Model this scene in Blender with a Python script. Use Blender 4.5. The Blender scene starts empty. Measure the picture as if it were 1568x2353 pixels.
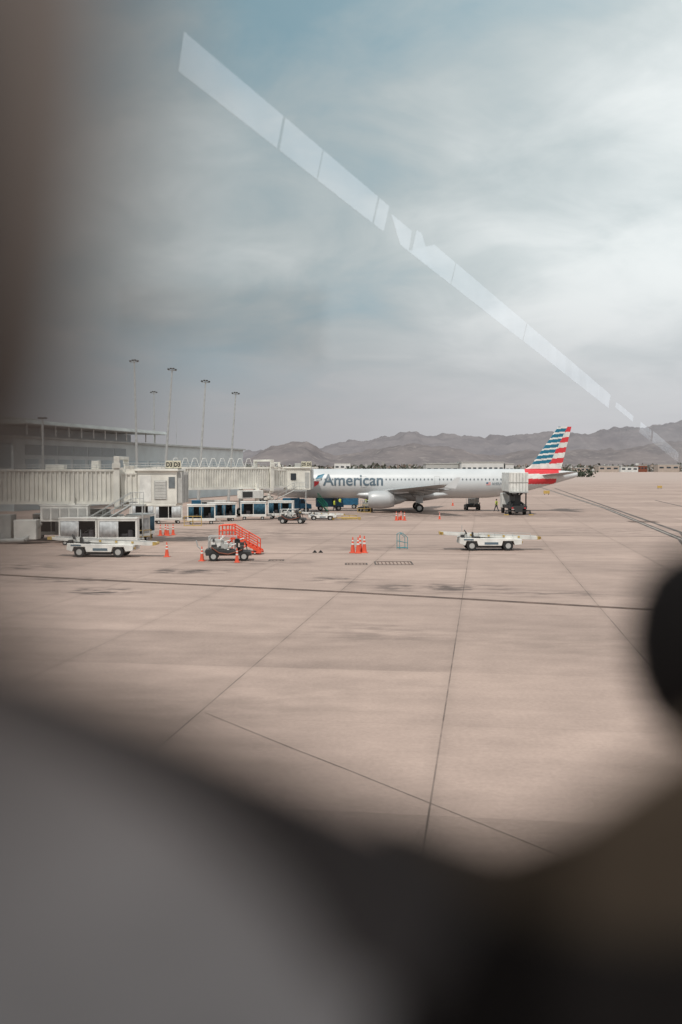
import bpy, math, random
from mathutils import Vector, noise, Matrix
random.seed(7)
scene=bpy.context.scene
col=scene.collection
R=math.radians
# ------------------------------------------------------------------ materials
def newmat(name):
    m=bpy.data.materials.new(name); m.use_nodes=True
    nt=m.node_tree; b=nt.nodes['Principled BSDF']
    return m,nt,b
def mat(name,c,rough=.6,metal=0,var=.12,scale=3.0,bump=0,spec=.5):
    m,nt,b=newmat(name)
    tc=nt.nodes.new('ShaderNodeTexCoord')
    n=nt.nodes.new('ShaderNodeTexNoise'); n.inputs['Scale'].default_value=scale; n.inputs['Detail'].default_value=6
    nt.links.new(tc.outputs['Object'],n.inputs['Vector'])
    r=nt.nodes.new('ShaderNodeValToRGB')
    r.color_ramp.elements[0].position=.3; r.color_ramp.elements[1].position=.7
    r.color_ramp.elements[0].color=[max(0,x*(1-var*1.6)) for x in c]+[1]
    r.color_ramp.elements[1].color=[min(1,x*(1+var*.5)) for x in c]+[1]
    nt.links.new(n.outputs['Fac'],r.inputs['Fac']); nt.links.new(r.outputs['Color'],b.inputs['Base Color'])
    b.inputs['Roughness'].default_value=rough; b.inputs['Metallic'].default_value=metal
    b.inputs['Specular IOR Level'].default_value=spec
    if bump:
        bp=nt.nodes.new('ShaderNodeBump'); bp.inputs['Strength'].default_value=bump
        nt.links.new(n.outputs['Fac'],bp.inputs['Height']); nt.links.new(bp.outputs['Normal'],b.inputs['Normal'])
    return m
WHITE=mat('white_paint',(.74,.73,.69),.5,var=.16,scale=1.3)
CREAM=mat('bridge_panel',(.74,.72,.655),.55,var=.14,scale=.9)
PANEL=mat('grey_panel',(.42,.42,.40),.6)
SILVER=mat('silver_skin',(.61,.625,.63),.35,.1,var=.05,scale=.5)
ENG=mat('engine_grey',(.50,.51,.515),.4,.1,var=.08,scale=.8)
SILVERD=mat('wing_grey',(.42,.43,.43),.4,.2,var=.1)
RED=mat('red_livery',(.64,.04,.05),.4,var=.05)
TEAL=mat('blue_livery',(.010,.15,.24),.4,var=.05)
LETTER=mat('letter_blue_grey',(.10,.145,.18),.4,var=.05)
DARK=mat('dark_metal',(.035,.035,.035),.6)
GLASSD=mat('dark_window',(.03,.04,.05),.15,var=.1)
CABW=mat('cabin_window',(.16,.18,.19),.2,var=.1)
HGLASS=mat('hazy_terminal_window',(.20,.25,.27),.3,var=.15)  # glass colour lightened to imitate haze over the distant terminal
RUBBER=mat('tyre_rubber',(.02,.02,.02),.85)
RIM=mat('wheel_rim',(.5,.5,.48),.4,.4)
BLUE=mat('blue_curtain',(.025,.10,.155),.7,var=.4,scale=4)
BLUEV=mat('blue_vehicle_paint',(.02,.12,.22),.5,var=.2,scale=4)
CURT=mat('white_curtain',(.6,.62,.63),.7,var=.2,scale=3)
ORANGE=mat('cone_orange',(.72,.105,.05),.6,var=.12)
REDST=mat('stair_red',(.74,.085,.035),.5,var=.12)
YEL=mat('yellow_paint',(.50,.34,.10),.5)
SIGNY=mat('sign_cream',(.62,.59,.46),.6,var=.05)
BLACK=mat('black_lettering',(.015,.015,.015),.6)
TEALP=mat('teal_paint',(.06,.27,.31),.5)
STEEL=mat('galvanised_steel',(.46,.47,.46),.5,.3)
TGLASS=mat('terminal_glass',(.33,.41,.44),.25,var=.15,scale=.2)
TWALL=mat('terminal_wall',(.45,.50,.51),.6,var=.10,scale=.3)
ROOF=mat('terminal_roof',(.38,.41,.40),.5,var=.2,scale=.3)  # roof colour lifted to paint in distance haze
SKIN=mat('skin',(.35,.2,.14),.6)
NAVY=mat('navy_cloth',(.02,.025,.04),.8)
VEST=mat('hi_vis',(.55,.65,.06),.6)
HAIR=mat('hair',(.02,.015,.01),.8)
LUG=mat('luggage_cloth',(.05,.045,.05),.7,var=.6,scale=2)
GREEN=mat('green_paint',(.02,.25,.14),.5)
TAN=mat('tan_stucco',(.42,.35,.30),.8,var=.1,scale=.2)
OFFW=mat('offwhite_wall',(.62,.62,.6),.7,var=.1,scale=.2)
RUST=mat('rusty_red',(.2,.06,.03),.7)
# ------------------------------------------------------------------ mesh builder
class MB:
    def __init__(s): s.v=[];s.f=[];s.m=[]
    def add(s,vs,fs,m=0):
        o=len(s.v); s.v+= [tuple(v) for v in vs]; s.f+=[tuple(i+o for i in f) for f in fs]; s.m+=[m]*len(fs)
    def box(s,x0,x1,y0,y1,z0,z1,m=0):
        v=[(x0,y0,z0),(x1,y0,z0),(x1,y1,z0),(x0,y1,z0),(x0,y0,z1),(x1,y0,z1),(x1,y1,z1),(x0,y1,z1)]
        s.add(v,[(0,3,2,1),(4,5,6,7),(0,1,5,4),(1,2,6,5),(2,3,7,6),(3,0,4,7)],m); return s
    def cyl(s,p0,p1,r0,r1=None,n=10,m=0):
        if r1 is None:r1=r0
        p0=Vector(p0);p1=Vector(p1);d=(p1-p0).normalized()
        a=Vector((0,0,1)) if abs(d.z)<.9 else Vector((1,0,0))
        u=d.cross(a).normalized();w=d.cross(u)
        vs=[];
        for p,r in((p0,r0),(p1,r1)):
            for i in range(n):
                t=2*math.pi*i/n; vs.append(p+u*math.cos(t)*r+w*math.sin(t)*r)
        fs=[(i,(i+1)%n,n+(i+1)%n,n+i) for i in range(n)]+[tuple(range(n))[::-1],tuple(range(n,2*n))]
        s.add(vs,fs,m); return s
    def beam(s,p0,p1,w,m=0): return s.cyl(p0,p1,w*.7,w*.7,4,m)
    def py(s,poly,y0,y1,m=0):
        n=len(poly)
        vs=[(x,y0,z) for x,z in poly]+[(x,y1,z) for x,z in poly]
        s.add(vs,[tuple(range(n)),tuple(range(n,2*n))[::-1]]+[(i,n+i,n+(i+1)%n,(i+1)%n) for i in range(n)],m); return s
    def obj(s,name,parent=None,mats=None,bevel=0,smooth=False,loc=(0,0,0),rz=0):
        me=bpy.data.meshes.new(name); me.from_pydata(s.v,[],s.f)
        for m in (mats or [WHITE]): me.materials.append(m)
        me.polygons.foreach_set('material_index',s.m)
        if smooth: me.polygons.foreach_set('use_smooth',[True]*len(me.polygons))
        import bmesh
        bm=bmesh.new();bm.from_mesh(me);bmesh.ops.recalc_face_normals(bm,faces=bm.faces);bm.to_mesh(me);bm.free()
        me.update()
        o=bpy.data.objects.new(name,me); col.objects.link(o)
        o.location=loc;o.rotation_euler=(0,0,rz)
        if parent: o.parent=parent
        if bevel:
            b=o.modifiers.new('Bevel','BEVEL');b.width=bevel;b.segments=2;b.limit_method='ANGLE'
        return o
def tag(o,label,cat,group=None,kind=None):
    if label:o['label']=label
    if cat:o['category']=cat
    if group:o['group']=group
    if kind:o['kind']=kind
    return o
def thing(name,label,cat,loc=(0,0,0),rz=0,group=None,kind=None):
    e=bpy.data.objects.new(name,None); e.empty_display_size=.3; col.objects.link(e)
    e.location=loc; e.rotation_euler=(0,0,rz); return tag(e,label,cat,group,kind)
def dup(t,loc,rz=0,label=None,sc=1):
    c=t.copy(); col.objects.link(c); c.location=loc; c.rotation_euler=(0,0,rz); c.scale=(sc,sc,sc)
    if label:c['label']=label
    def rec(src,dst):
        for k in list(src.children):
            q=k.copy(); col.objects.link(q); q.parent=dst
            rec(k,q)
    rec(t,c); return c
def wheel(parent,x,y,z,r,w,name='wheel'):
    a=MB().cyl((0,-w/2,0),(0,w/2,0),r,n=20).obj(name,parent,[RUBBER],bevel=.02,loc=(x,y,z))
    MB().cyl((0,-w/2-.012,0),(0,w/2+.012,0),r*.55,n=14).obj('rim',a,[RIM])
    return a
def textmesh(body,w,h,name,parent,m,fn,sub=0,bold=.02):
    import bmesh
    cu=bpy.data.curves.new('t','FONT');cu.body=body;cu.size=1;cu.offset=bold;cu.resolution_u=4
    ob=bpy.data.objects.new('t',cu);col.objects.link(ob)
    bpy.context.view_layer.update()
    dg=bpy.context.evaluated_depsgraph_get()
    me=bpy.data.meshes.new_from_object(ob.evaluated_get(dg))
    bpy.data.objects.remove(ob)
    xs=[v.co.x for v in me.vertices];ys=[v.co.y for v in me.vertices]
    x0,x1,y0,y1=min(xs),max(xs),min(ys),max(ys)
    if sub:
        bm=bmesh.new();bm.from_mesh(me)
        for k in range(sub):
            bmesh.ops.subdivide_edges(bm,edges=[e for e in bm.edges if e.calc_length()>.08],cuts=1)
            bmesh.ops.triangulate(bm,faces=bm.faces)
        bm.to_mesh(me);bm.free()
    for v in me.vertices:
        u=(v.co.x-x0)/(x1-x0)*w; t=(v.co.y-y0)/(y1-y0)*h
        v.co=fn(u,t)
    me.materials.clear();me.materials.append(m)
    for p in me.polygons:p.material_index=0
    me.name=name
    o=bpy.data.objects.new(name,me);col.objects.link(o);o.parent=parent
    return o
# ------------------------------------------------------------------ world / sun / camera
EL,AZ=R(55),R(210)
S=Vector((math.sin(AZ)*math.cos(EL),math.cos(AZ)*math.cos(EL),math.sin(EL)))
w=bpy.data.worlds.new("World");scene.world=w;w.use_nodes=True
nt=w.node_tree;nt.nodes.clear();L=nt.links
def nd(t,nt=None,**k):
    n=(nt or w.node_tree).nodes.new(t)
    for a,b in k.items(): setattr(n,a,b)
    return n
class NG:
    def __init__(s,nt):s.nt=nt
    def put(s,sock,v):
        if isinstance(v,bpy.types.NodeSocket): s.nt.links.new(v,sock)
        else: sock.default_value=v
    def m(s,op,a,b=None,c=None,clamp=False):
        n=s.nt.nodes.new('ShaderNodeMath');n.operation=op;n.use_clamp=clamp
        s.put(n.inputs[0],a)
        if b is not None:s.put(n.inputs[1],b)
        if c is not None:s.put(n.inputs[2],c)
        return n.outputs[0]
    def mr(s,v,a,b,c=0,d=1,smooth=True):
        n=s.nt.nodes.new('ShaderNodeMapRange');n.interpolation_type='SMOOTHSTEP' if smooth else 'LINEAR'
        s.put(n.inputs[0],v)
        for i,q in enumerate((a,b,c,d)):n.inputs[i+1].default_value=q
        return n.outputs[0]
    def mix(s,f,a,b,bt='MIX'):
        n=s.nt.nodes.new('ShaderNodeMix');n.data_type='RGBA';n.blend_type=bt
        s.put(n.inputs[0],f)
        for i,v in((6,a),(7,b)):
            if isinstance(v,tuple) and len(v)==3:v=v+(1,)
            s.put(n.inputs[i],v)
        return n.outputs[2]
    def comb(s,x,y,z):
        n=s.nt.nodes.new('ShaderNodeCombineXYZ')
        for i,v in enumerate((x,y,z)):s.put(n.inputs[i],v)
        return n.outputs[0]
    def noise(s,vec,scale,detail=5,rough=.5,dist=0):
        n=s.nt.nodes.new('ShaderNodeTexNoise');s.nt.links.new(vec,n.inputs['Vector'])
        n.inputs['Scale'].default_value=scale;n.inputs['Detail'].default_value=detail
        n.inputs['Roughness'].default_value=rough;n.inputs['Distortion'].default_value=dist
        return n.outputs['Fac']
g=NG(nt)
sky=nd('ShaderNodeTexSky');sky.sky_type='NISHITA';sky.sun_disc=False;sky.sun_elevation=EL;sky.sun_rotation=AZ
sky.dust_density=2
tc=nd('ShaderNodeTexCoord');sp=nd('ShaderNodeSeparateXYZ');L.new(tc.outputs['Generated'],sp.inputs[0])
X,Y,Z=sp.outputs
zz=g.m('ADD',g.m('MAXIMUM',Z,0),.24)
pv=g.comb(g.m('ADD',g.m('DIVIDE',X,zz),11.7),g.m('ADD',g.m('DIVIDE',Y,zz),4.1),0)
n1=g.noise(pv,1.05,6,.5,.5)
n2=g.noise(pv,3.4,6,.55,.6)
cl=g.m('ADD',g.m('MULTIPLY',n1,.68),g.m('MULTIPLY',n2,.32))
cl=g.m('ADD',cl,g.m('MULTIPLY',X,.42))
skyc=g.mix(1.0,sky.outputs[0],(.10,.10,.10),'MULTIPLY')
blue=g.mix(.85,skyc,(.245,.385,.44))
c1=g.mix(g.mr(cl,.30,.54),blue,(.43,.482,.495))
c2=g.mix(g.mr(cl,.46,.74),c1,(.70,.722,.722))
hz=g.mix(g.mr(Z,.0,.22,1,0),c2,(.415,.41,.425))
br=g.mr(X,-.26,.36,.87,1.36)
fin=g.mix(1.0,hz,g.comb(br,br,br),'MULTIPLY')
bg=nd('ShaderNodeBackground');L.new(fin,bg.inputs[0]);bg.inputs[1].default_value=1.0
out=nd('ShaderNodeOutputWorld');L.new(bg.outputs[0],out.inputs[0])
sl=bpy.data.lights.new('sun','SUN');sl.energy=3.0;sl.angle=R(.6);sl.color=(1,.94,.87)
so=bpy.data.objects.new('sun',sl);col.objects.link(so);so.rotation_euler=S.to_track_quat('Z','Y').to_euler()
so.location=(0,0,60)
cd=bpy.data.cameras.new('camera');cam=bpy.data.objects.new('camera',cd);col.objects.link(cam);scene.camera=cam
CZ=5.9
cam.location=(0,0,CZ);cam.rotation_euler=(R(90-2.45),0,0)
cd.sensor_fit='VERTICAL';cd.sensor_height=36;cd.sensor_width=24;cd.lens=35;cd.clip_start=.01;cd.clip_end=30000
cd.dof.use_dof=True;cd.dof.focus_distance=85;cd.dof.aperture_fstop=1.4
scene.view_settings.view_transform='Standard'
# ------------------------------------------------------------------ ground
TH=R(8.06);ct,st=math.cos(TH),math.sin(TH)
m,gn,b=newmat('apron_concrete');g=NG(gn)
geo=gn.nodes.new('ShaderNodeNewGeometry');sp=gn.nodes.new('ShaderNodeSeparateXYZ');gn.links.new(geo.outputs['Position'],sp.inputs[0])
X,Y,Z=sp.outputs;P=geo.outputs['Position']
p=g.m('DIVIDE',g.m('ADD',g.m('SUBTRACT',g.m('MULTIPLY',X,ct),g.m('MULTIPLY',Y,st)),.87),5.9)
q=g.m('DIVIDE',g.m('ADD',g.m('ADD',g.m('MULTIPLY',X,st),g.m('MULTIPLY',Y,ct)),-4.7),6.05)
wn=gn.nodes.new('ShaderNodeTexWhiteNoise');wn.noise_dimensions='2D'
gn.links.new(g.comb(g.m('FLOOR',p),g.m('FLOOR',q),0),wn.inputs['Vector'])
wn2=gn.nodes.new('ShaderNodeTexWhiteNoise');wn2.noise_dimensions='1D'
gn.links.new(g.m('FLOOR',q),wn2.inputs['W'])
big=g.noise(P,.05,5,.55);mid=g.noise(P,.6,6,.6);fine=g.noise(P,9,5,.7)
streak=g.noise(g.comb(g.m('MULTIPLY',p,.9),g.m('MULTIPLY',q,4.0),0),1.2,5,.6)
base=g.mix(g.mr(big,.3,.7),(.362,.272,.232),(.432,.325,.275))
tone=g.m('ADD',g.m('MULTIPLY',wn.outputs[0],.10),g.m('MULTIPLY',wn2.outputs[0],.15))
tone=g.m('ADD',tone,g.m('MULTIPLY',g.m('SUBTRACT',mid,.5),.42))
tone=g.m('ADD',tone,g.m('MULTIPLY',g.m('SUBTRACT',fine,.5),.5))
tone=g.m('ADD',tone,g.m('MULTIPLY',g.m('SUBTRACT',streak,.5),.42))
tone=g.m('ADD',tone,.82)
base=g.mix(1.0,base,g.comb(tone,tone,tone),'MULTIPLY')
def joint(c,hw,soft,wob=0):
    f=g.m('ABSOLUTE',g.m('SUBTRACT',g.m('FRACT',g.m('ADD',c,.5)),.5))
    return g.mr(f,hw,hw+soft,1,0)
wear=g.noise(P,.35,4,.6)
jp=g.m('MULTIPLY',joint(p,.0018,.0024),g.mr(wear,.35,.62,.3,.85))
jp=g.m('MULTIPLY',jp,g.mr(Y,55,130,1,.25))
jp=g.m('MULTIPLY',jp,g.mr(p,-2.6,-.6,.35,1))
jq=g.m('MULTIPLY',joint(q,.0015,.0025),.15)
base=g.mix(jp,base,(.085,.064,.055));base=g.mix(jq,base,(.13,.1,.085))
base=g.mix(g.m('MULTIPLY',joint(p,.004,.05),.10),base,(.15,.12,.1))
stn=g.noise(g.comb(g.m('MULTIPLY',X,.5),Y,0),1.3,6,.6)
def stain(base,cx,cy,rx,ry,s,cc=(.05,.04,.038),lo=.42,hi=.62):
    dx=g.m('DIVIDE',g.m('SUBTRACT',X,cx),rx);dy=g.m('DIVIDE',g.m('SUBTRACT',Y,cy),ry)
    d=g.m('SQRT',g.m('ADD',g.m('MULTIPLY',dx,dx),g.m('MULTIPLY',dy,dy)))
    f=g.m('MULTIPLY',g.mr(d,.1,1,1,0),g.mr(stn,lo,hi))
    return g.mix(g.m('MULTIPLY',f,s),base,cc)
for a in [(-11.8,48,3.4,2.4,1.0),(-9,57.5,4.5,2.6,1.0),(-14,53,5,2.5,.7),(4.8,49.5,6,3.0,.85),(-.3,53,2.5,2.5,.9),(10,47,5,2,.5),
          (-5,63,6,3,.55),(-20,60,6,4,.8),(6,75,14,4,.45),(-12,90,16,14,.65),(12,128,30,14,.7),(24,95,14,10,.35),(1,36,4,4,.3),(-6,118,12,9,.6)]:
    base=stain(base,*a)
base=stain(base,8,34,7,5,.25,(.14,.11,.09),.35,.7)
base=stain(base,-2,25,6,5,.25,(.14,.11,.09),.35,.7)
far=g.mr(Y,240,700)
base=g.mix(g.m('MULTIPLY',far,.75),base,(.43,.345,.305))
gn.links.new(base,b.inputs['Base Color']);b.inputs['Roughness'].default_value=.85;b.inputs['Specular IOR Level'].default_value=.25
bp=gn.nodes.new('ShaderNodeBump');bp.inputs['Strength'].default_value=.15;gn.links.new(fine,bp.inputs['Height']);gn.links.new(bp.outputs[0],b.inputs['Normal'])
gm=MB();xs=[-12000,-1500,-300,-60,60,300,1500,12000];ys=[-12000,-300,0,60,200,600,2500,14000]
for i in range(7):
    for j in range(7):
        gm.add([(xs[i],ys[j],0),(xs[i+1],ys[j],0),(xs[i+1],ys[j+1],0),(xs[i],ys[j+1],0)],[(0,1,2,3)])
gr=gm.obj('ground',None,[m]);tag(gr,'pinkish tan concrete airport apron with slab joints','ground',kind='structure')
LINEB=mat('line_brown',(.17,.105,.078),.8,var=.4,scale=1.5)
LINED=mat('line_dark',(.10,.08,.068),.85,var=.5,scale=1.2)
LINEC=mat('crack_line',(.20,.155,.13),.85,var=.4,scale=1.2)
LINET=mat('line_taxi',(.135,.11,.097),.85,var=.5,scale=.4)
LINEW=mat('line_white',(.42,.37,.33),.8,var=.4,scale=1.2)
def strip(pts,wd,mt,name,label,z=.004,off=0):
    s=MB();n=len(pts);vs=[]
    for i,(x,y) in enumerate(pts):
        a=Vector(pts[max(0,i-1)]);c=Vector(pts[min(n-1,i+1)]);d=(c-a).normalized();nn=Vector((-d.y,d.x))
        for k in(-.5,.5):
            v=Vector((x,y))+nn*(off+k*wd);vs.append((v.x,v.y,z))
    s.add(vs,[(2*i,2*i+2,2*i+3,2*i+1) for i in range(n-1)])
    o=s.obj(name,None,[mt]);return tag(o,label,'ground marking',kind='structure')
def wob(p0,p1,n,a):
    return [(p0[0]+(p1[0]-p0[0])*i/n+random.uniform(-a,a),p0[1]+(p1[1]-p0[1])*i/n+random.uniform(-a,a)) for i in range(n+1)]
br_=[(-26,58.6),(-14.9,53.7),(0,47.8),(12.8,41.8),(26,36.2)]
strip(br_,.30,LINEB,'painted_line','faded brown painted line across concrete')
strip(br_,.08,LINED,'painted_line','dark edge of the faded brown line',off=.22)
strip(br_,.06,LINED,'painted_line','dark edge of the faded brown line',off=-.22)
strip(wob((-28,94),(42,86),14,.1),.28,LINED,'painted_line','thin dark line on the apron')
strip(wob((-15,70.5),(12,68.6),10,.08),.12,LINED,'painted_line','thin dark line on the apron')
strip(wob((-34,105),(-12,97),6,.1),.4,LINED,'painted_line','thin dark line on the apron')
TX=[(24,67),(28.7,83.6),(40,150),(52.9,239),(66,330)]
strip(TX,.75,LINET,'painted_line','broad dark taxi line')
strip(TX,.2,LINEW,'painted_line','pale centre of taxi line',z=.008)
strip([(27,76),(31.8,92.8),(66.6,310)],.5,LINET,'painted_line','broad dark taxi line')
strip([(42,90),(60,190)],.4,LINET,'painted_line','dark line on the apron')
strip(wob((-3.3,23.9),(3.5,14.8),6,.02),.025,LINEC,'painted_line','thin faint diagonal crack in the concrete')
def grate(x,y,wx,wy):
    t=thing('drain_grate','rectangular steel grate set in the concrete','grate',(x,y,0))
    s=MB()
    s.box(-wx/2,wx/2,-wy/2,-wy/2+.1,.003,.02);s.box(-wx/2,wx/2,wy/2-.1,wy/2,.003,.02)
    s.box(-wx/2,-wx/2+.1,-wy/2+.1,wy/2-.1,.003,.02);s.box(wx/2-.1,wx/2,-wy/2+.1,wy/2-.1,.003,.02)
    s.obj('frame',t,[LINET])
    s=MB();n=int(wx/.22)
    for i in range(1,n): s.box(-wx/2+i*wx/n-.035,-wx/2+i*wx/n+.035,-wy/2+.1,wy/2-.1,.003,.012)
    s.obj('bars',t,[LINEB])
grate(3.3,62.5,2.4,2.2);grate(.95,61.9,1.4,1.1);grate(-4.2,64.5,1.0,.8);grate(34,112,3,2.5)
# ------------------------------------------------------------------ mountains
def interp(pts,x):
    if x<=pts[0][0]:return pts[0][1]
    for (a,b),(c,d) in zip(pts,pts[1:]):
        if x<=c:
            t=(x-a)/(c-a);return b+(d-b)*t
    return pts[-1][1]
def mtmat(name,c1,c2,c3):
    m,n_,b=newmat(name);g=NG(n_)
    geo=n_.nodes.new('ShaderNodeNewGeometry')
    a=g.noise(geo.outputs['Position'],.004,8,.6);c=g.noise(geo.outputs['Position'],.02,6,.65)
    q=g.mix(g.mr(a,.35,.65),c1,c2);q=g.mix(g.m('MULTIPLY',g.mr(c,.52,.7),.6),q,c3)
    n_.links.new(q,b.inputs['Base Color']);b.inputs['Roughness'].default_value=1;b.inputs['Specular IOR Level'].default_value=0
    return m
MM=[mtmat('hazy_far_hill',(.185,.173,.183),(.222,.205,.212),(.25,.228,.232)),mtmat('hazy_mid_hill',(.160,.146,.150),(.212,.188,.187),(.30,.268,.255))]  # aerial haze is mixed into these hill base colours
def ridge(name,label,D,prof,depth,mt,rough,seed):
    nx,ny=560,50
    x0,x1=prof[0][0],prof[-1][0];vs=[];fs=[]
    for j in range(ny+1):
        t=j/ny
        yy=D-depth*.5+depth*t
        sh=math.sin(math.pi*min(1,t/1.3))**.9 if t>0 else 0
        for i in range(nx+1):
            x=x0+(x1-x0)*i/nx
            h=interp(prof,x)
            nz=noise.fractal(Vector((x/240+seed,yy/240,0)),.78,2.1,7)
            rd=1-abs(noise.noise(Vector((x/260+seed,yy/520,3))))*3
            rd2=1-abs(noise.noise(Vector((x/95+seed,yy/300,8))))*3
            hh=h*sh+(nz*rough+rd*rough*.6+rd2*rough*.35)*sh*min(1,h/70)
            vs.append((x,yy,max(-2,hh-2*(1-sh))))
    for j in range(ny):
        for i in range(nx):
            a=j*(nx+1)+i;fs.append((a,a+1,a+nx+2,a+nx+1))
    s=MB();s.add(vs,fs);o=s.obj(name,None,[mt],smooth=True);tag(o,label,'hills',kind='structure');return o
def pr(l,D): return [((x-784)/2288*D,(1078-y)/2288*D) for x,y in l]
D=7000
ridge('hills','hazy mauve desert mountain ridge',D,pr([(300,1078),(420,1066),(520,1050),(580,1038),(640,1032),(740,1030),(790,1018),(812,1012),(850,1014),(880,1004),(905,1003),(930,995),(950,989),(968,994),(985,1001),(1020,1003),(1070,1001),(1120,1006),(1160,1000),(1200,1002),(1290,996),(1310,990),(1330,998),(1370,1000),(1400,990),(1420,986),(1455,981),(1475,987),(1500,985),(1530,980),(1555,972),(1580,972),(1640,968),(1750,985),(2000,1040),(2300,1078)],D),1800,MM[0],28,1.3)
D=5000
ridge('hills','brown barren foothills with pale quarry scars',D,pr([(480,1078),(560,1062),(600,1044),(625,1030),(640,1026),(672,1018),(700,1018),(720,1026),(740,1040),(765,1048),(800,1046),(850,1038),(900,1032),(960,1022),(1010,1026),(1060,1036),(1100,1046),(1160,1050),(1230,1040),(1300,1038),(1380,1042),(1430,1034),(1500,1026),(1560,1020),(1640,1010),(1800,1040),(2200,1078)],D),1300,MM[1],21,7.7)
# ------------------------------------------------------------------ distant trees & buildings
FOL=mat('foliage',(.06,.072,.045),.9,var=.5,scale=.3)
s=MB()
for i in range(8000):
    x=random.uniform(-160,196);yy=random.uniform(760,830)
    hmax=3.2+4.5*max(0,noise.noise(Vector((x/14,1,0)))+.35)+1.2*noise.noise(Vector((x/3,4,0)))
    z=random.uniform(0,max(1,hmax));r=random.uniform(.5,1.2)
    a=Vector((random.gauss(0,1),random.gauss(0,1),random.gauss(0,1))).normalized();u=a.orthogonal().normalized()*r;v_=a.cross(u)
    c=Vector((x,yy,z));s.add([c-u-v_*.5,c+u-v_*.7,c+u*.8+v_,c-u*.6+v_*.8],[(0,1,2,3)])
o=s.obj('tree_belt',None,[FOL]);tag(o,'dark green belt of far trees along the airfield edge','trees',kind='stuff')
s=MB()
for i in range(13000):
    x=random.uniform(-300,1500);yy=random.uniform(2300,3400)
    z=random.uniform(0,13+12*noise.noise(Vector((x/60,yy/120,0))));r=random.uniform(2,5)
    a=Vector((random.gauss(0,1),random.gauss(0,1),random.gauss(0,1))).normalized();u=a.orthogonal().normalized()*r;v_=a.cross(u)
    c=Vector((x,yy,z));s.add([c-u-v_*.5,c+u-v_*.7,c+u*.8+v_,c-u*.6+v_*.8],[(0,1,2,3)],random.choice([0,0,0,1,2]))
o=s.obj('suburb_greenery',None,[mat('hazy_foliage',(.085,.09,.07),.9,var=.3,scale=.05),mat('hazy_tan',(.24,.19,.16),.9),mat('hazy_white',(.40,.39,.37),.9)])
tag(o,'hazy strip of suburb trees and roofs below the hills','suburb',kind='stuff')
def building(x0,x1,y,dep,h,mt,label,bays,name='airport_building',k=1):
    t=thing(name,label,'building',((x0+x1)/2,y,0))
    w_=x1-x0
    s=MB();s.box(-w_/2,w_/2,0,dep,0,h);s.obj('wall',t,[mt])
    s=MB();s.box(-w_/2-.3,w_/2+.3,-.3,dep+.3,h,h+.5*k);s.obj('roof',t,[PANEL])
    me=None
    for i in range(bays):
        cx=-w_/2+w_*(i+.5)/bays
        if me is None:
            s=MB();s.box(-w_/bays*.3,w_/bays*.3,-.06,0.0,-.9*k,.9*k);me=s.obj('window',t,[GLASSD],loc=(cx,-.003,h*.62))
        else:
            q=me.copy();col.objects.link(q);q.parent=t;q.location=(cx,-.003,h*.62)
    return t
building(52,72,610,20,9.2,PANEL,'long low grey hangar across the airfield',5)
building(72.5,98,600,22,10,OFFW,'long low white airport building with dark windows',8)
building(99,104,600,15,9,OFFW,'small white block beside the airport building',2)
for a in [(520,548,2200,9,TAN),(556,600,2150,13,TAN),(612,650,2180,11,OFFW),(655,676,2200,14,RUST),(684,730,2150,16,TAN),(738,800,2100,15,TAN),(470,492,2250,9,OFFW),(-14,20,2100,18,OFFW)]:
    building(a[0],a[1],a[2],30,a[3],a[4],'tan stucco low building beyond the runway' if a[4]==TAN else 'small low building beyond the runway',3,'low_building',2)
for x,y in((59,150),(47.5,230),(96,300)):
    t=thing('taxiway_sign','small orange taxiway sign on the ground','sign',(x,y,0))
    MB().box(-.7,.7,-.1,.1,.3,1.0).obj('panel',t,[YEL],bevel=.02)
    for lx in(-.45,.45):MB().box(-.05,.05,-.05,.05,0,.3).obj('leg',t,[DARK],loc=(lx,0,0))
# ------------------------------------------------------------------ terminal
t=thing('terminal_building','long blue grey terminal with overhanging roof blade','building',(-46,140,0),R(-13.5))
s=MB();s.box(-60,0,0,98,0,10.4);s.obj('wall',t,[TWALL])
s=MB();s.box(-60,.5,-.5,98.5,10.4,10.7);s.obj('roof',t,[ROOF])
s=MB();s.box(-40,-3,2,44,10.7,12.2);s.obj('upper_wall',t,[TGLASS])
s=MB();s.py([(-44,12.7),(-10,12.5),(3.5,12.2),(3.5,12.3),(3.0,12.8),(-44,13.3)],-2,46);c=s.obj('roof_blade',t,[ROOF])
for i in range(12):
    q=MB().box(0,.15,0,.2,10.7,12.2).obj('roof_strut',t,[STEEL],loc=(2.6,-1+i*3.9,0))
w0=None
for i in range(20):
    y0=3+i*4.7
    if w0 is None:
        w0=MB().box(0,.06,0,3.6,0,2.2).obj('window',t,[TGLASS],loc=(.003,y0,5.2))
        w1=MB().box(0,.06,0,4.4,0,1.5).obj('window',t,[HGLASS],loc=(.003,y0,8.0))
    else:
        q=w0.copy();col.objects.link(q);q.parent=t;q.location=(.003,y0,5.2)
        if i<7: q=w1.copy();col.objects.link(q);q.parent=t;q.location=(.003,y0,8.0)
for i in range(14): MB().box(0,3,-.06,-.003,6.2,9.6).obj('window',t,[HGLASS],loc=(-58+i*4.2,0,0))
s=MB();s.box(-18,-8,8,20,13.2,14.0);s.obj('roof_plant',t,[PANEL])
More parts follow.
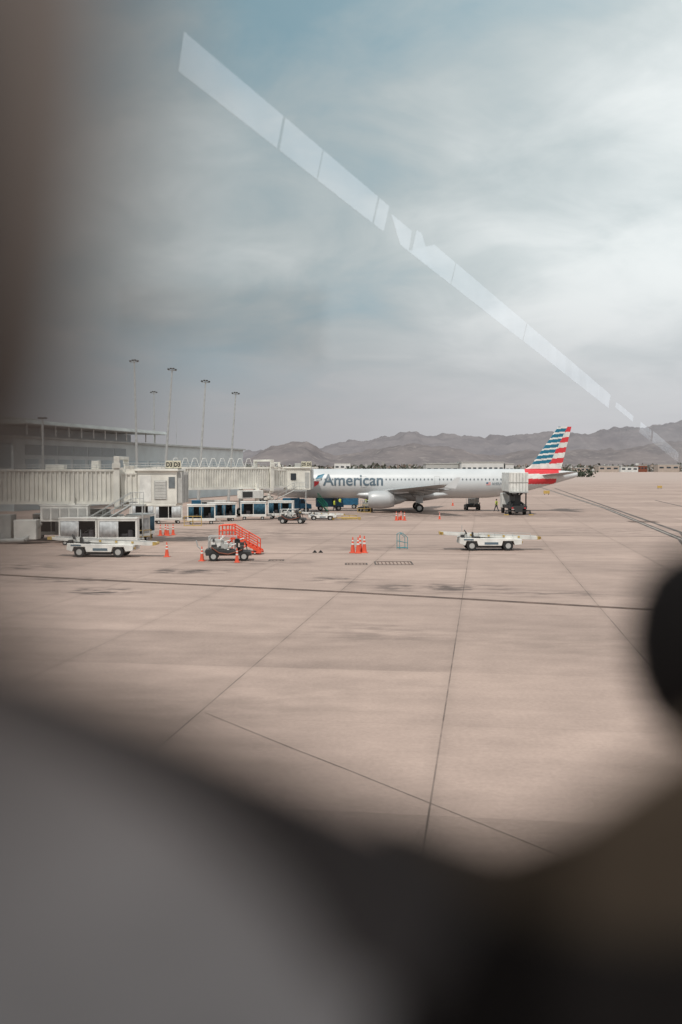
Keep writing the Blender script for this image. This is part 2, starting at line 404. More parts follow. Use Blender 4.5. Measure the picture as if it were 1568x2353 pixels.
# ------------------------------------------------------------------ light poles
def pole(x,y,h,lean,label):
    t=thing('light_mast',label,'light mast',(x,y,0),group='tall apron floodlight masts')
    t.rotation_euler=(0,R(lean),0)
    MB().cyl((0,0,0),(0,0,h),.25,.10,10).obj('pole',t,[STEEL])
    s=MB();s.cyl((-.6,0,h),(.6,0,h),.05,n=6);s.cyl((0,-.5,h-.1),(0,.5,h-.1),.04,n=6);s.cyl((-.4,0,h+.22),(.4,0,h+.22),.04,n=6);s.cyl((0,0,h),(0,0,h+.4),.04,n=6)
    s.obj('crossarm',t,[STEEL])
    for i in(-.55,-.2,.2,.55):
        s=MB();s.box(-.13,.13,-.18,.14,-.10,.10);s.obj('floodlight',t,[DARK],loc=(i,-.1,h+.12+.12*(abs(i)<.3)))
for a in [(-30.6,150,22,-1.0),(-36.5,195,20.8,0),(-26.9,150,20.8,4.4),(-21.6,150,19,3.9),(-19.5,172,18.9,4.2)]:
    pole(*a,'tall slender grey floodlight mast behind the boarding bridges')
t=thing('antenna_mast','thin steel antenna on the terminal roof','antenna',(-33,200,10.7));MB().cyl((0,0,0),(0,0,5),.06,.03,6).obj('rod',t,[STEEL])
t=thing('light_mast','tall slender grey pole at the near stand','light mast',(-27.2,91,0),group='tall apron floodlight masts');MB().cyl((0,0,0),(0,0,10.5),.14,.09,8).obj('pole',t,[STEEL]);MB().box(-.4,.4,-.12,.12,10.5,10.65).obj('floodlight',t,[DARK])
# ------------------------------------------------------------------ jet bridges
def tunnel(parent,x0,x1,z0,z1,hy,name='tunnel',rib=.36,mt=None):
    s=MB();s.box(x0,x1,-hy,hy,z0,z1)
    n=int((x1-x0)/rib)
    for i in range(n+1):
        x=x0+(x1-x0)*i/n
        wd=.06 if i%6 else .10
        s.box(max(x0,x-wd),min(x1,x+wd),-hy-.09,-hy,z0+.22,z1-.12)
        s.box(max(x0,x-wd),min(x1,x+wd),hy,hy+.09,z0+.22,z1-.12)
    s.box(x0,x1,-hy-.14,-hy,z0-.05,z0+.2);s.box(x0,x1,-hy-.12,-hy,z1-.11,z1+.04)
    s.box(x0-.002,x1+.002,-hy,hy,z1,z1+.06)
    return s.obj(name,parent,[mt or CREAM])
def portal(parent,x,z0,z1,hy,wd=.4):
    s=MB();s.box(x-wd/2,x+wd/2,-hy-.35,-hy-.15,z0,z1);s.box(x-wd/2,x+wd/2,hy+.13,hy+.35,z0,z1)
    s.box(x-wd/2,x+wd/2,-hy-.35,hy+.35,z1,z1+.25);s.box(x-wd/2,x+wd/2,-hy-.15,hy+.13,z0-.2,z0)
    s.box(x-wd/2-.1,x+wd/2+.1,-hy-.45,-hy-.352,z1-.7,z1-.3)
    s.obj('frame',parent,[CREAM],bevel=.02)
def stairs(parent,x0,z0,x1,z1,y0,y1,mt=None,rail=True,name='service_stair'):
    mt=mt or STEEL
    s=MB();n=max(4,int(abs(z1-z0)/.2))
    for i in range(n):
        t_=(i+.5)/n;x=x0+(x1-x0)*t_;z=z0+(z1-z0)*t_;s.box(x-.14,x+.14,y0,y1,z-.02,z+.02)
    for y in(y0,y1):
        s.beam((x0,y,z0),(x1,y,z1),.09)
        if rail:
            s.beam((x0,y,z0+1),(x1,y,z1+1),.035);s.beam((x0,y,z0+.5),(x1,y,z1+.5),.03)
            for i in range(6):
                t_=i/5;x=x0+(x1-x0)*t_;z=z0+(z1-z0)*t_;s.beam((x,y,z),(x,y,z+1),.03)
    return s.obj(name,parent,[mt])
def signbox(parent,txt,x,y,z,w_=.58,h=.62):
    a=MB().box(-w_/2,w_/2,-.12,.12,0,h).obj('gate_sign',parent,[SIGNY],bevel=.02,loc=(x,y,z))
    textmesh(txt,w_*.82,h*.62,'gate_number',a,BLACK,lambda u,v:(u-w_*.41,-.135,v+h*.19),bold=.04)
    MB().box(-w_/2-.03,w_/2+.03,-.14,.14,-.05,-.002).obj('sign_bracket',a,[DARK])
def railing(parent,x0,x1,y,z,h=.9,n=8,mt=None):
    s=MB()
    for k in(.5,1):s.beam((x0,y,z+h*k),(x1,y,z+h*k),.035)
    for i in range(n+1):x=x0+(x1-x0)*i/n;s.beam((x,y,z),(x,y,z+h),.03)
    s.obj('railing',parent,[mt or STEEL])
def bogie(parent,x,zt,hy):
    s=MB()
    for y in(-hy-.25,hy+.25):
        s.box(x-.22,x+.22,y-.2,y+.2,.7,zt+.1);s.box(x-.15,x+.15,y-.13,y+.13,zt+.1,zt+.7)
    s.box(x-.35,x+.35,-hy-.5,hy+.5,.55,.95);s.box(x-.9,x+.9,-hy-.05,hy+.05,.3,.75)
    s.obj('lift_column',parent,[CREAM],bevel=.02)
    for y in(-hy*.8,hy*.8):
        for dx in(-.55,.55): wheel(parent,x+dx,y,.5,.5,.35)
t=thing('jet_bridge','cream ribbed boarding bridge with two D3 gate signs','boarding bridge',(0,81.5,0))
tunnel(t,-40,-18.2,3.15,5.85,1.5)
portal(t,-17.95,2.9,6.7,1.5,.45)
tunnel(t,-17.7,-14.9,3.35,5.6,1.3)
s=MB();s.box(-16.3,-13.15,-1.75,1.75,3.1,5.75);s.box(-16.5,-13.0,-1.95,1.95,5.75,5.95);s.box(-16.3,-13.2,-1.8,1.8,2.95,3.1)
s.obj('cab',t,[CREAM],bevel=.04)
s=MB();s.box(-14.95,-13.95,-1.80,-1.752,3.5,5.0);s.obj('louvre_frame',t,[PANEL])
s=MB()
for i in range(12):s.box(-14.87,-14.03,-1.84,-1.79,3.56+i*.12,3.62+i*.12)
s.obj('louvre',t,[WHITE])
MB().box(-16.1,-15.2,-1.79,-1.752,3.3,5.4).obj('door',t,[WHITE],bevel=.01)
MB().box(-13.8,-13.3,-1.79,-1.752,4.4,5.3).obj('window',t,[CABW])
s=MB()
for i in range(8):s.box(-13.15,-12.75+.04*(i%2),-1.6+i*.4,-1.35+i*.4,3.2,5.7)
s.obj('bellows',t,[PANEL])
railing(t,-17.5,-13.1,-1.3,5.95,.45,10);railing(t,-26,-18.4,-1.4,5.9,.0+.35,12)
signbox(t,'D3',-13.75,-1.6,5.98);signbox(t,'D3',-13.12,-1.6,5.98)
for a in((-17.4,-16.6,-1.2,-.3,5.62,6.25),(-24,-22.5,-.6,.4,5.92,6.3),(-20.2,-19.6,-.9,-.2,5.92,6.6)):
    MB().box(*a).obj('roof_unit',t,[CREAM],bevel=.03)
stairs(t,-16.6,3.1,-20.3,.9,-2.9,-2.1);
s=MB();s.box(-17.2,-15.6,-2.9,-1.8,3.0,3.1);s.beam((-15.7,-2.85,0.05),(-15.7,-2.85,3),.09);s.obj('landing',t,[STEEL]);railing(t,-16.5,-15.6,-2.9,3.1,1.0,3)
bogie(t,-21.5,3.1,1.5)
s=MB();s.box(-23.9,-20.1,-2.5,-1.75,1.75,3.0);s.box(-24.0,-20.0,-2.55,-1.7,3.0,3.08);s.obj('air_unit',t,[WHITE],bevel=.04)
for i in range(5):MB().box(0,.55,-2.56,-2.502,1.95,2.8).obj('vent_grille',t,[PANEL],loc=(-23.7+i*.72,0,0))
MB().box(-25.9,-24.1,-2.9,-1.6,.35,1.9).obj('power_unit',t,[WHITE],bevel=.05)
MB().box(-29.5,-26.2,-2.6,-1.2,.4,2.3).obj('power_unit',t,[PANEL],bevel=.05)
MB().box(-24,-19.4,1.9,2.4,.6,2.6).obj('service_cabinet',t,[PANEL],bevel=.04)
s=MB();s.cyl((-24,-2.0,1.6),(-25,-3.0,.3),.18,n=10);s.cyl((-25,-3.0,.3),(-31,-3.3,.2),.18,n=10);s.obj('air_hose',t,[PANEL])
# bridge two
t=thing('jet_bridge','cream boarding bridge with D5 gate signs docked to airliner','boarding bridge',(-7.6,130,0),0)
t2=bpy.data.objects.new('tunnel_section',None);col.objects.link(t2);t2.parent=t;t2.rotation_euler=(0,0,R(42))
tunnel(t2,-24,-3.4,3.5,6.05,1.45);portal(t2,-3.15,3.1,6.9,1.5,.5)
tunnel(t2,-2.9,1,3.6,5.85,1.3)
bogie(t2,-5.5,3.4,1.45)
railing(t2,-23,-3.6,-1.2,6.1,.5,18)
s=MB();n=9
for i in range(n):
    x=-17+i*1.35
    s.beam((x,0,6.1),(x+.45,0,7.25),.045);s.beam((x+.45,0,7.25),(x+.9,0,7.25),.045);s.beam((x+.9,0,7.25),(x+1.35,0,6.1),.045)
s.obj('cable_carrier',t2,[WHITE])
s=MB();s.box(-8.6,-5.2,-2.6,-1.75,2.3,3.3);s.obj('air_unit',t2,[WHITE],bevel=.04)
s=MB();s.box(-8.4,-6.9,-2.65,-2.602,2.45,3.15);s.obj('vent_grille',t2,[DARK])
s=MB();s.box(.2,3.65,-1.3,8.2,3.25,6.0);s.box(0.1,3.75,-1.5,8.3,6.0,6.2);s.obj('cab',t,[CREAM],bevel=.05)
s=MB()
for i in range(9):s.box(.35+i*.26,.45+i*.26,-1.36,-1.29,3.4,5.9)
s.obj('cab_rib',t,[CREAM])
MB().box(2.95,3.5,-1.34,-1.302,3.5,5.5).obj('door',t,[PANEL]);MB().box(1.1,1.8,-1.38,-1.362,4.5,5.4).obj('window',t,[GLASSD])
MB().box(3.652,3.80,-1.0,7.9,3.3,5.9).obj('bellows',t,[PANEL],bevel=.06)
signbox(t,'D5',2.8,-1.3,6.22,.62,.7);signbox(t,'D5',3.48,-1.3,6.22,.62,.7)
MB().box(1.6,2.4,-1.0,-.2,6.2,6.7).obj('roof_unit',t,[PANEL],bevel=.03)
stairs(t,1.6,3.2,-3.6,.6,-2.5,-1.7)
s=MB();s.box(1.4,3.2,-2.5,-1.5,3.1,3.2);s.beam((3.1,-2.4,.02),(3.1,-2.4,3.1),.1);s.obj('landing',t,[STEEL]);railing(t,1.4,3.2,-2.5,3.2,1,4)
t=thing('jet_bridge','far cream boarding bridge partly hidden behind the nearer one','boarding bridge',(-14,185,0),R(25))
tunnel(t,-22,10,3.6,6.3,1.5);portal(t,2,3.1,7.0,1.5);bogie(t,0,3.5,1.5);signbox(t,'D7',8,-1.4,6.4,.9,.8)
# ------------------------------------------------------------------ airliner
PHI=-.03
A=thing('airliner','silver twin engine airliner with striped red and blue tail','airliner',(11.0-22*math.cos(PHI)-.2,141.6,0),PHI)
st_=[(0,3.3,.06),(.25,3.3,.42),(.6,3.36,.75),(1.2,3.47,1.12),(2,3.62,1.45),(3,3.76,1.74),(4.2,3.86,1.95),(5.5,3.9,2.04),(6.5,3.9,2.07),(30,3.9,2.07),(32,3.94,2.03),(34,4.05,1.92),(36,4.24,1.72),(38,4.46,1.47),(40,4.70,1.15),(42,4.94,.82),(43.5,5.1,.55),(44.3,5.17,.38),(44.5,5.18,.25)]
def fr(x):
    for a,b in zip(st_,st_[1:]):
        if x<=b[0]:
            k=(x-a[0])/(b[0]-a[0]);return a[1]+(b[1]-a[1])*k,a[2]+(b[2]-a[2])*k
    return st_[-1][1],st_[-1][2]
xs=[0,.1,.25,.45,.7,1,1.4,1.8,2.3,2.8,3.4,4,4.7,5.5,6.5]+[8+i*2 for i in range(11)]
x=30
while x<44.4: xs.append(x);x+=.2
xs.append(44.5)
n=96;vs=[];fs=[];ms=[]
for x in xs:
    z,r=fr(x)
    for i in range(n):
        a=2*math.pi*i/n;vs.append((x,math.sin(a)*r*.955,z+math.cos(a)*r))
for j in range(len(xs)-1):
    for i in range(n):
        f=(j*n+i,j*n+(i+1)%n,(j+1)*n+(i+1)%n,(j+1)*n+i);fs.append(f)
        cx=sum(vs[k][0] for k in f)/4;cz=sum(vs[k][2] for k in f)/4
        mm=0
        if cx>36.6:
            k=(6.05-cz)
            if 36.9+.25*k<cx<42.0-.35*k: 
                mm=1 if (k<.78 or 1.45<k<2.2) else 2
                if k>2.2:mm=0
        ms.append(mm)
fs.append(tuple(range(n)));ms.append(0);fs.append(tuple(range((len(xs)-1)*n,len(xs)*n)));ms.append(0)
s=MB();s.v=vs;s.f=fs;s.m=ms
fus=s.obj('fuselage',A,[SILVER,RED,WHITE],smooth=True)
s=MB();vs=[];BF=[(12.5,2.5,.9,.25),(14,2.35,1.7,.55),(16,2.25,2.1,.78),(19,2.2,2.2,.85),(23,2.25,2.15,.8),(25.5,2.4,1.7,.55),(27.5,2.5,.8,.2)]
for x,z,ry,rz in BF:
    for i in range(24):a=2*math.pi*i/24;vs.append((x,math.sin(a)*ry,z+math.cos(a)*rz))
s.add(vs,[(j*24+i,j*24+(i+1)%24,(j+1)*24+(i+1)%24,(j+1)*24+i) for j in range(len(BF)-1) for i in range(24)])
s.obj('belly_fairing',A,[SILVER],smooth=True)
def onf(x,z,off=.02,sd=-1):
    zc,r=fr(x);dz=max(-r,min(r,z-zc));return (x,sd*(math.sqrt(max(0,r*r-dz*dz))*.955+off),z)
for sd in(-1,1):
    for a,b in((1.5,2.1),(2.2,2.8)):
        s=MB();s.add([onf(a,4.05,.02,sd),onf(b,4.15,.02,sd),onf(b,4.65,.02,sd),onf(a+.2,4.5,.02,sd)],[(0,1,2,3)]);s.obj('cockpit_window',A,[GLASSD])
w0=None
for i in range(62):
    x=6.9+i*.533
    if abs(x-14.4)<.3 or abs(x-24.6)<.3 or x>36: continue
    zc,r=fr(x);z=4.50;yy=-(math.sqrt(r*r-(z-zc)**2)*.955)-.008
    if w0 is None:
        a=.09;h=.14
        s=MB();s.py([(-a,-h+.06),(-a+.05,-h),(a-.05,-h),(a,-h+.06),(a,h-.06),(a-.05,h),(-a+.05,h),(-a,h-.06)],-.012,.012);w0=s.obj('window',A,[CABW],loc=(x,yy,z));w0.rotation_euler=(R(-16),0,0)
    else:
        q=w0.copy();col.objects.link(q);q.parent=A;q.location=(x,yy,z)
def door(x,wd,z0,z1):
    s=MB();e=.04
    def q(xa,xb,za,zb):
        k=max(1,int((zb-za)/.2))
        for i in range(k):
            c=za+(zb-za)*i/k;d=za+(zb-za)*(i+1)/k
            s.add([onf(xa,c,.012),onf(xb,c,.012),onf(xb,d,.012),onf(xa,d,.012)],[(0,1,2,3)])
    q(x,x+e,z0,z1);q(x+wd-e,x+wd,z0,z1);q(x,x+wd,z0,z0+e);q(x,x+wd,z1-e,z1)
    s.obj('door_outline',A,[SILVERD])
door(5.1,.85,3.3,5.2);door(14.1,.7,3.35,4.95);door(24.3,.7,3.35,4.95);door(35.6,.8,3.5,5.2)
textmesh('American',8.4,1.62,'airline_lettering',A,LETTER,lambda u,v:onf(8.72+u,3.62+v,.04),sub=3,bold=.014)
textmesh('N157UW',1.5,.36,'registration',A,LETTER,lambda u,v:onf(32.35+u,3.72+v,.03),sub=1,bold=.01)
s=MB()
for i in range(7):
    s.add([onf(31.5,3.72+i*.055,.025),onf(32.1,3.72+i*.055,.025),onf(32.1,3.775+i*.055,.025),onf(31.5,3.775+i*.055,.025)],[(0,1,2,3)],0 if i%2==0 else 1)
s.add([onf(31.5,3.9,.032),onf(31.78,3.9,.032),onf(31.78,4.105,.032),onf(31.5,4.105,.032)],[(0,1,2,3)],2)
s.obj('flag_emblem',A,[RED,WHITE,TEAL])
def emb(pts,m,nm):
    s=MB();s.add([onf(x,z,.06) for x,z in pts],[tuple(range(len(pts)))]);s.obj(nm,A,[m])
emb([(7.65,4.55),(8.0,5.05),(8.95,5.32),(8.6,4.72)],TEAL,'emblem')
emb([(7.7,4.5),(8.5,4.66),(8.3,4.3),(7.9,4.28)],SILVERD,'emblem')
emb([(7.5,3.45),(7.5,4.25),(8.2,4.2),(8.1,3.85)],RED,'emblem')
s=MB()
zb,zt=5.2,11.9;nz=84;nx=36;vs=[];fs=[];ms=[]
def le(z):
    k=(z-5.9)/(11.9-5.9);v=37.6+4.15*k
    if z<6.6:v-= (6.6-z)**2*1.3
    return v
def te(z):return 42.2+1.4*(z-5.9)/6.0
for sd in(-1,1):
    o=len(vs)
    for j in range(nz+1):
        z=zb+(zt-zb)*j/nz;a,b_=le(z),te(z)
        for i in range(nx+1):
            k=i/nx;th=.055*(b_-a)*math.sqrt(max(0,k))*(1-k)*2.6;vs.append((a+(b_-a)*k,sd*th*.5,z))
    for j in range(nz):
        for i in range(nx):
            f=(o+j*(nx+1)+i,o+j*(nx+1)+i+1,o+(j+1)*(nx+1)+i+1,o+(j+1)*(nx+1)+i);fs.append(f)
            cx=sum(vs[k][0] for k in f)/4;cz=sum(vs[k][2] for k in f)/4
            sl=cz-.10*(cx-41)
            div=40.55+2.5*(cz-6.7)/5.2
            if cz<6.0: mm=1
            elif cz<6.62: mm=2
            else:
                if cx<div: mm=3 if ((sl-6.85)/.70)%1<.66 else 2
                else: mm=1 if ((sl-6.7)/1.42)%1<.5 else 2
            ms.append(mm)
s.v=vs;s.f=fs;s.m=ms
k=(nx+1)*(nz+1);o=nz*(nx+1)
s.f.append(tuple([o+i for i in range(nx+1)]+[k+o+i for i in range(nx,-1,-1)]));s.m.append(2)
s.obj('tail_fin',A,[SILVER,RED,WHITE,TEAL])
def wing(name,pts,thk,mt,sd=-1):
    vs=[];prof=[(0,0),(.05,.35),(.2,.8),(.4,1),(.7,.65),(1,.05),(.7,-.35),(.4,-.6),(.15,-.55),(.04,-.25)]
    for y,a,b_,z,tk in pts:
        for u,v in prof: vs.append((a+(b_-a)*u,sd*y,z+v*tk*.5))
    m_=len(prof);s=MB()
    s.add(vs,[(j*m_+i,j*m_+(i+1)%m_,(j+1)*m_+(i+1)%m_,(j+1)*m_+i) for j in range(len(pts)-1) for i in range(m_)]+[tuple(range(m_)),tuple(range((len(pts)-1)*m_,len(pts)*m_))])
    return s.obj(name,A,[mt],smooth=False)
W=[(1.2,15.0,24.2,2.65,1.1),(5.8,17.6,23.6,3.05,.7),(11.5,21.0,25.0,3.55,.42),(16.6,24.1,26.0,4.0,.22)]
for sd in(-1,1):
    wing('wing',W,0,SILVERD,sd)
    wing('tailplane',[(.6,39.1,42.4,5.05,.35),(6.0,42.0,43.5,5.55,.12)],0,SILVERD,sd)
    s=MB();s.py([(24.6,3.7),(26.0,3.5),(26.6,4.9),(26.1,4.9)],sd*16.6-.04,sd*16.6+.04);s.obj('wingtip_fence',A,[SILVER])
    for y,x in((4.2,22.4),(7.6,23.0),(11,24)):
        z=2.65+y*.08
        s=MB();s.cyl((x-1.6,sd*y,z-.25),(x+.3,sd*y,z-.42),.1,.24,10);s.cyl((x+.3,sd*y,z-.42),(x+1.9,sd*y,z-.2),.24,.05,10);s.obj('flap_fairing',A,[SILVERD],smooth=True)
    ey=sd*5.75
    prof=[(15.1,.97),(15.2,1.08),(15.8,1.19),(16.9,1.20),(17.9,1.09),(18.6,.92),(18.62,.70),(19.4,.52),(19.9,.30),(20.3,.05)]
    vs=[];nn=32
    for x,r in prof:
        for i in range(nn):a=2*math.pi*i/nn;vs.append((x,ey+math.sin(a)*r,1.78+math.cos(a)*r))
    s=MB()
    s.add(vs,[(j*nn+i,j*nn+(i+1)%nn,(j+1)*nn+(i+1)%nn,(j+1)*nn+i) for j in range(len(prof)-1) for i in range(nn)])
    s.m=[(1 if k//nn>=6 else 0) for k in range(len(s.f))]
    en=s.obj('engine',A,[ENG,SILVERD],smooth=True)
    MB().cyl((15.4,ey,1.78),(15.5,ey,1.78),1.0,n=28).obj('intake_fan',en,[DARK])
    s=MB();s.py([(16.0,2.85),(17.5,3.05),(20.5,3.0),(20.6,2.7),(18.6,2.55),(16.4,2.75)],ey-.16,ey+.16);s.obj('pylon',en,[SILVER])
    s=MB();s.cyl((22.1,sd*3.8,.6),(22.1,sd*3.6,2.6),.13,n=10);s.beam((22.1,sd*3.75,1.5),(21.0,sd*3.0,2.4),.08);s.box(21.6,22.6,sd*3.95-.03,sd*3.95+.03,1.25,2.3)
    gg=s.obj('landing_gear',A,[SILVERD])
    for y in(3.42,4.18):wheel(gg,22.1,sd*y,.58,.58,.38)
s=MB();s.cyl((5.1,0,.4),(5.1,0,2.2),.1,n=10);gg=s.obj('nose_gear',A,[SILVERD])
for y in(-.25,.25):wheel(gg,5.1,y,.4,.4,.2)
# ------------------------------------------------------------------ vehicles
def belt_loader(loc,rz,label,flip=1):
    t=thing('belt_loader',label,'belt loader',loc,rz,group='white belt loaders parked on the apron')
    s=MB();s.py([(-2.25,.95),(-2.3,.5),(-1.95,.38),(-1.9,.38),(-1.8,.7),(-1.05,.7),(-.95,.36),(.75,.36),(.85,.7),(1.6,.7),(1.7,.4),(2.2,.45),(2.25,.82),(1.2,.88),(-.6,.9)],-.95,.95)
    s.obj('body',t,[WHITE],bevel=.03)
    for x in(-1.42,1.22):
        for y in(-.86,.86):wheel(t,x,y,.36,.36,.24)
    z0,z1=1.2,.86
    for y in(-.45,.37):
        s=MB()
        s.py([(-3.6,z0-.02),(-3.55,z0+.14),(3.55,z1+.14),(3.6,z1-.04),(3.2,z1-.1),(-3.1,z0-.1)],y,y+.08)
        s.obj('conveyor_rail',t,[WHITE],bevel=.01)
    MB().py([(-3.5,z0+.0),(-3.5,z0+.1),(3.5,z1+.1),(3.5,z1)],-.368,.368).obj('conveyor_belt',t,[RUBBER])
    s=MB();s.py([(-3.75,z0-.04),(-3.75,z0+.16),(-3.45,z0+.15),(-3.45,z0-.07)],-.5,-.452);s.cyl((-3.6,-.5,z0+.05),(-3.6,.5,z0+.05),.1);s.obj('roller_end',t,[YEL])
    s=MB();s.py([(3.45,z1-.1),(3.45,z1+.16),(3.7,z1+.14),(3.7,z1-.04)],-.5,-.452);s.cyl((3.6,-.5,z1+.03),(3.6,.5,z1+.03),.1);s.obj('roller_end',t,[YEL])
    for x in(-1.5,-.2,.9,2.0):MB().box(0,.14,-.49,-.452,0,.13).obj('side_marker',t,[YEL],loc=(x,0,1.0-x*.04))
    s=MB();s.box(-1.3,-.8,-.9,-.5,.9,1.02);s.box(-1.4,-1.3,-.9,-.5,.9,1.35);s.obj('driver_seat',t,[DARK],bevel=.02)
    s=MB();s.beam((-2.0,-.7,.9),(-1.85,-.7,1.35),.03);s.cyl((-1.88,-.7,1.34),(-1.83,-.7,1.37),.19,n=14);s.box(-2.2,-1.95,-.9,-.5,.9,1.15);s.obj('steering_column',t,[DARK])
    s=MB();s.beam((-1.9,.9,.9),(-1.9,.9,1.75),.03);s.beam((-.9,-.55,1.3),(2.9,-.55,1.25),.025)
    for x in(-.9,.3,1.6,2.9):s.beam((x,-.55,1.0),(x,-.55,1.28),.02)
    s.obj('handrail',t,[STEEL])
    MB().box(-.5,.5,-.962,-.952,.45,.62).obj('decal',t,[LETTER]);MB().box(-2.0,-1.3,-.964,-.953,.76,.86).obj('decal',t,[LETTER]);MB().box(2.26,2.31,-.8,-.5,.55,.68).obj('headlight',t,[YEL])
    MB().box(-1.0,.7,-.8,.8,.2,.36).box(-1.6,1.4,-.08,.08,.2,.3).obj('underframe',t,[DARK])
    return t
bl=belt_loader((10.9,73,0),R(1),'white belt loader with low conveyor and yellow roller ends')
dup(bl,(-16.1,67.5,0),R(-3),'white belt loader parked beside the boarding bridge',1.0)
dup(bl,(-2.2,116,0),R(6),'white belt loader with conveyor parked near the airliner',.72)
def cart(loc,rz,label,kind=0):
    t=thing('baggage_cart',label,'baggage cart',loc,rz,group='white covered baggage carts with blue curtains')
    s=MB();s.box(-1.5,1.5,-.75,.75,.38,.5);s.beam((1.5,0,.42),(2.1,0,.3),.05);s.obj('deck',t,[WHITE],bevel=.01)
    s=MB();s.box(-1.52,1.52,-.8,.8,2.05,2.15);s.obj('roof',t,[WHITE],bevel=.02)
    s=MB();s.box(-1.5,-1.38,-.75,.75,.5,2.05);s.box(1.38,1.5,-.75,.75,.5,2.05);s.box(-.03,.03,-.75,-.68,.5,2.05);s.box(-1.38,1.38,-.77,-.70,.5,.66);s.box(-1.38,1.38,-.77,-.7,1.9,2.05);s.obj('end_panel',t,[WHITE])
    s=MB();s.box(-1.38,1.38,.68,.74,.5,2.05);s.obj('back_curtain',t,[DARK])
    lay=[[(-1.3,5),(1.08,3),(-.17,4)],[(-1.3,13)],[(.1,12),(-1.3,2)],[(-1.3,3),(.4,9)]][kind]
    for x0,k in lay:
        s=MB()
        for i in range(k):s.cyl((x0+i*.11,-.70-.02*(i%2),.68),(x0+i*.11,-.70-.02*(i%2),1.88),.06,n=8)
        s.obj('side_curtain',t,[[BLUE,CURT,BLUE,CURT][kind]],smooth=True)
    for x,a,b_ in((-.6,.45,.55),(.45,.6,.4),(.95,.4,.7))[kind%2:]:
        MB().box(x-a/2,x+a/2,-.4,.3,.5,.5+b_).obj('suitcase',t,[LUG],bevel=.05)
    for x in(-1.05,1.05):
        for y in(-.6,.6):wheel(t,x,y,.2,.2,.14)
    return t
LA='white covered baggage cart with blue curtains under the boarding bridge'
LB='white covered baggage cart with pale curtain half closed'
ct_=[cart((-15.1,107.5,0),R(8),LA,0),cart((-18.9,108.5,0),R(16),LB,3),cart((-10.3,117,0),R(4),LA,2),cart((-20.4,77.9,0),R(-3),LB,1)]
for x,y,r,k in((-13.6,113.5,26,0),(-7.2,119.5,-4,0),(-22.0,111,20,1),(-15.6,122,3,2),(-19.8,82.8,-4,3),(-17.0,84.5,84,2),(-16.9,81.2,78,1),(-17.35,77.6,4,3),(-24.5,84.5,5,1)):
    dup(ct_[k],(x,y,0),R(r))
def tug(loc,rz,label,body=DARK):
    t=thing('tow_tractor',label,'tow tractor',loc,rz,group='open tow tractors with exposed machinery')
    s=MB();s.py([(-1.45,.35),(-1.5,.7),(-1.3,.78),(.2,.72),(.4,.66),(1.4,.62),(1.5,.35)],-.72,.72);s.obj('chassis',t,[body],bevel=.03)
    s=MB();s.box(-1.15,-.35,-.55,.5,.78,1.35);s.cyl((-.2,-.6,.95),(-.2,.5,.95),.2,n=14);s.cyl((.15,-.5,1.0),(.15,.4,1.0),.15,n=12);s.obj('engine_block',t,[PANEL],bevel=.03)
    s=MB()
    for i in range(16):
        a=(random.uniform(-1.3,.7),random.uniform(-.7,.3),random.uniform(.75,1.5));b_=(a[0]+random.uniform(-.5,.5),a[1],a[2]+random.uniform(-.3,.3));s.cyl(a,b_,.04,n=6)
    s.box(-.75,-.5,-.62,-.56,.9,1.15);s.box(-1.1,-.85,-.62,-.56,1.0,1.25);s.obj('pipework',t,[WHITE])
    s=MB()
    for i in range(8):
        x=random.uniform(-1.2,.9);z=random.uniform(.7,1.3);s.box(x,x+random.uniform(.1,.35),-.66,-.3,z,z+random.uniform(.1,.3))
    s.obj('machinery',t,[DARK])
    s=MB()
    for x in(-1.3,.45):
        for y in(-.62,.62):s.beam((x,y,.7),(x+.05,y,1.55),.04)
    for y in(-.62,.62):s.beam((-1.27,y,1.55),(.5,y,1.55),.04)
    s.beam((-1.27,-.62,1.55),(-1.27,.62,1.55),.04);s.beam((.5,-.62,1.55),(.5,.62,1.55),.04);s.obj('roll_cage',t,[STEEL])
    s=MB();s.box(.55,.95,-.4,.1,.68,.85);s.box(.5,.6,-.4,.1,.85,1.3);s.obj('driver_seat',t,[RUBBER],bevel=.03)
    s=MB();s.cyl((1.2,-.15,.66),(1.1,-.15,1.1),.03);s.cyl((1.08,-.15,1.1),(1.12,-.15,1.13),.18,n=14);s.obj('steering_wheel',t,[DARK])
    s=MB();s.cyl((-1.5,.0,.5),(-2.0,0,.9),.04);s.cyl((-2.0,0,.9),(-2.1,0,1.3),.04);s.obj('tow_bar',t,[STEEL])
    s=MB();pts=[(-1.1,-.76,.9),(-.6,-.78,.55),(0,-.78,.45),(.5,-.78,.6),(.9,-.76,.75)]
    for a,b_ in zip(pts,pts[1:]):s.cyl(a,b_,.04,n=6)
    s.obj('red_hose',t,[RUST])
    for x in(-.95,1.0):
        for y in(-.7,.7):wheel(t,x,y,.3,.3,.22)
    return t
tg=tug((-7.3,64.6,0),R(4),'dark open ground power tractor with exposed engine')
dup(tg,(-5.3,108.5,0),R(-8),'dark open tow tractor beside a belt loader',1.0)
dup(tg,(19.1,145,0),R(90),'dark tow tractor parked beneath the airliner belly',1.25)
dup(tg,(3.4,139,0),R(100),'dark tow tractor beneath the airliner forward belly',1.0)
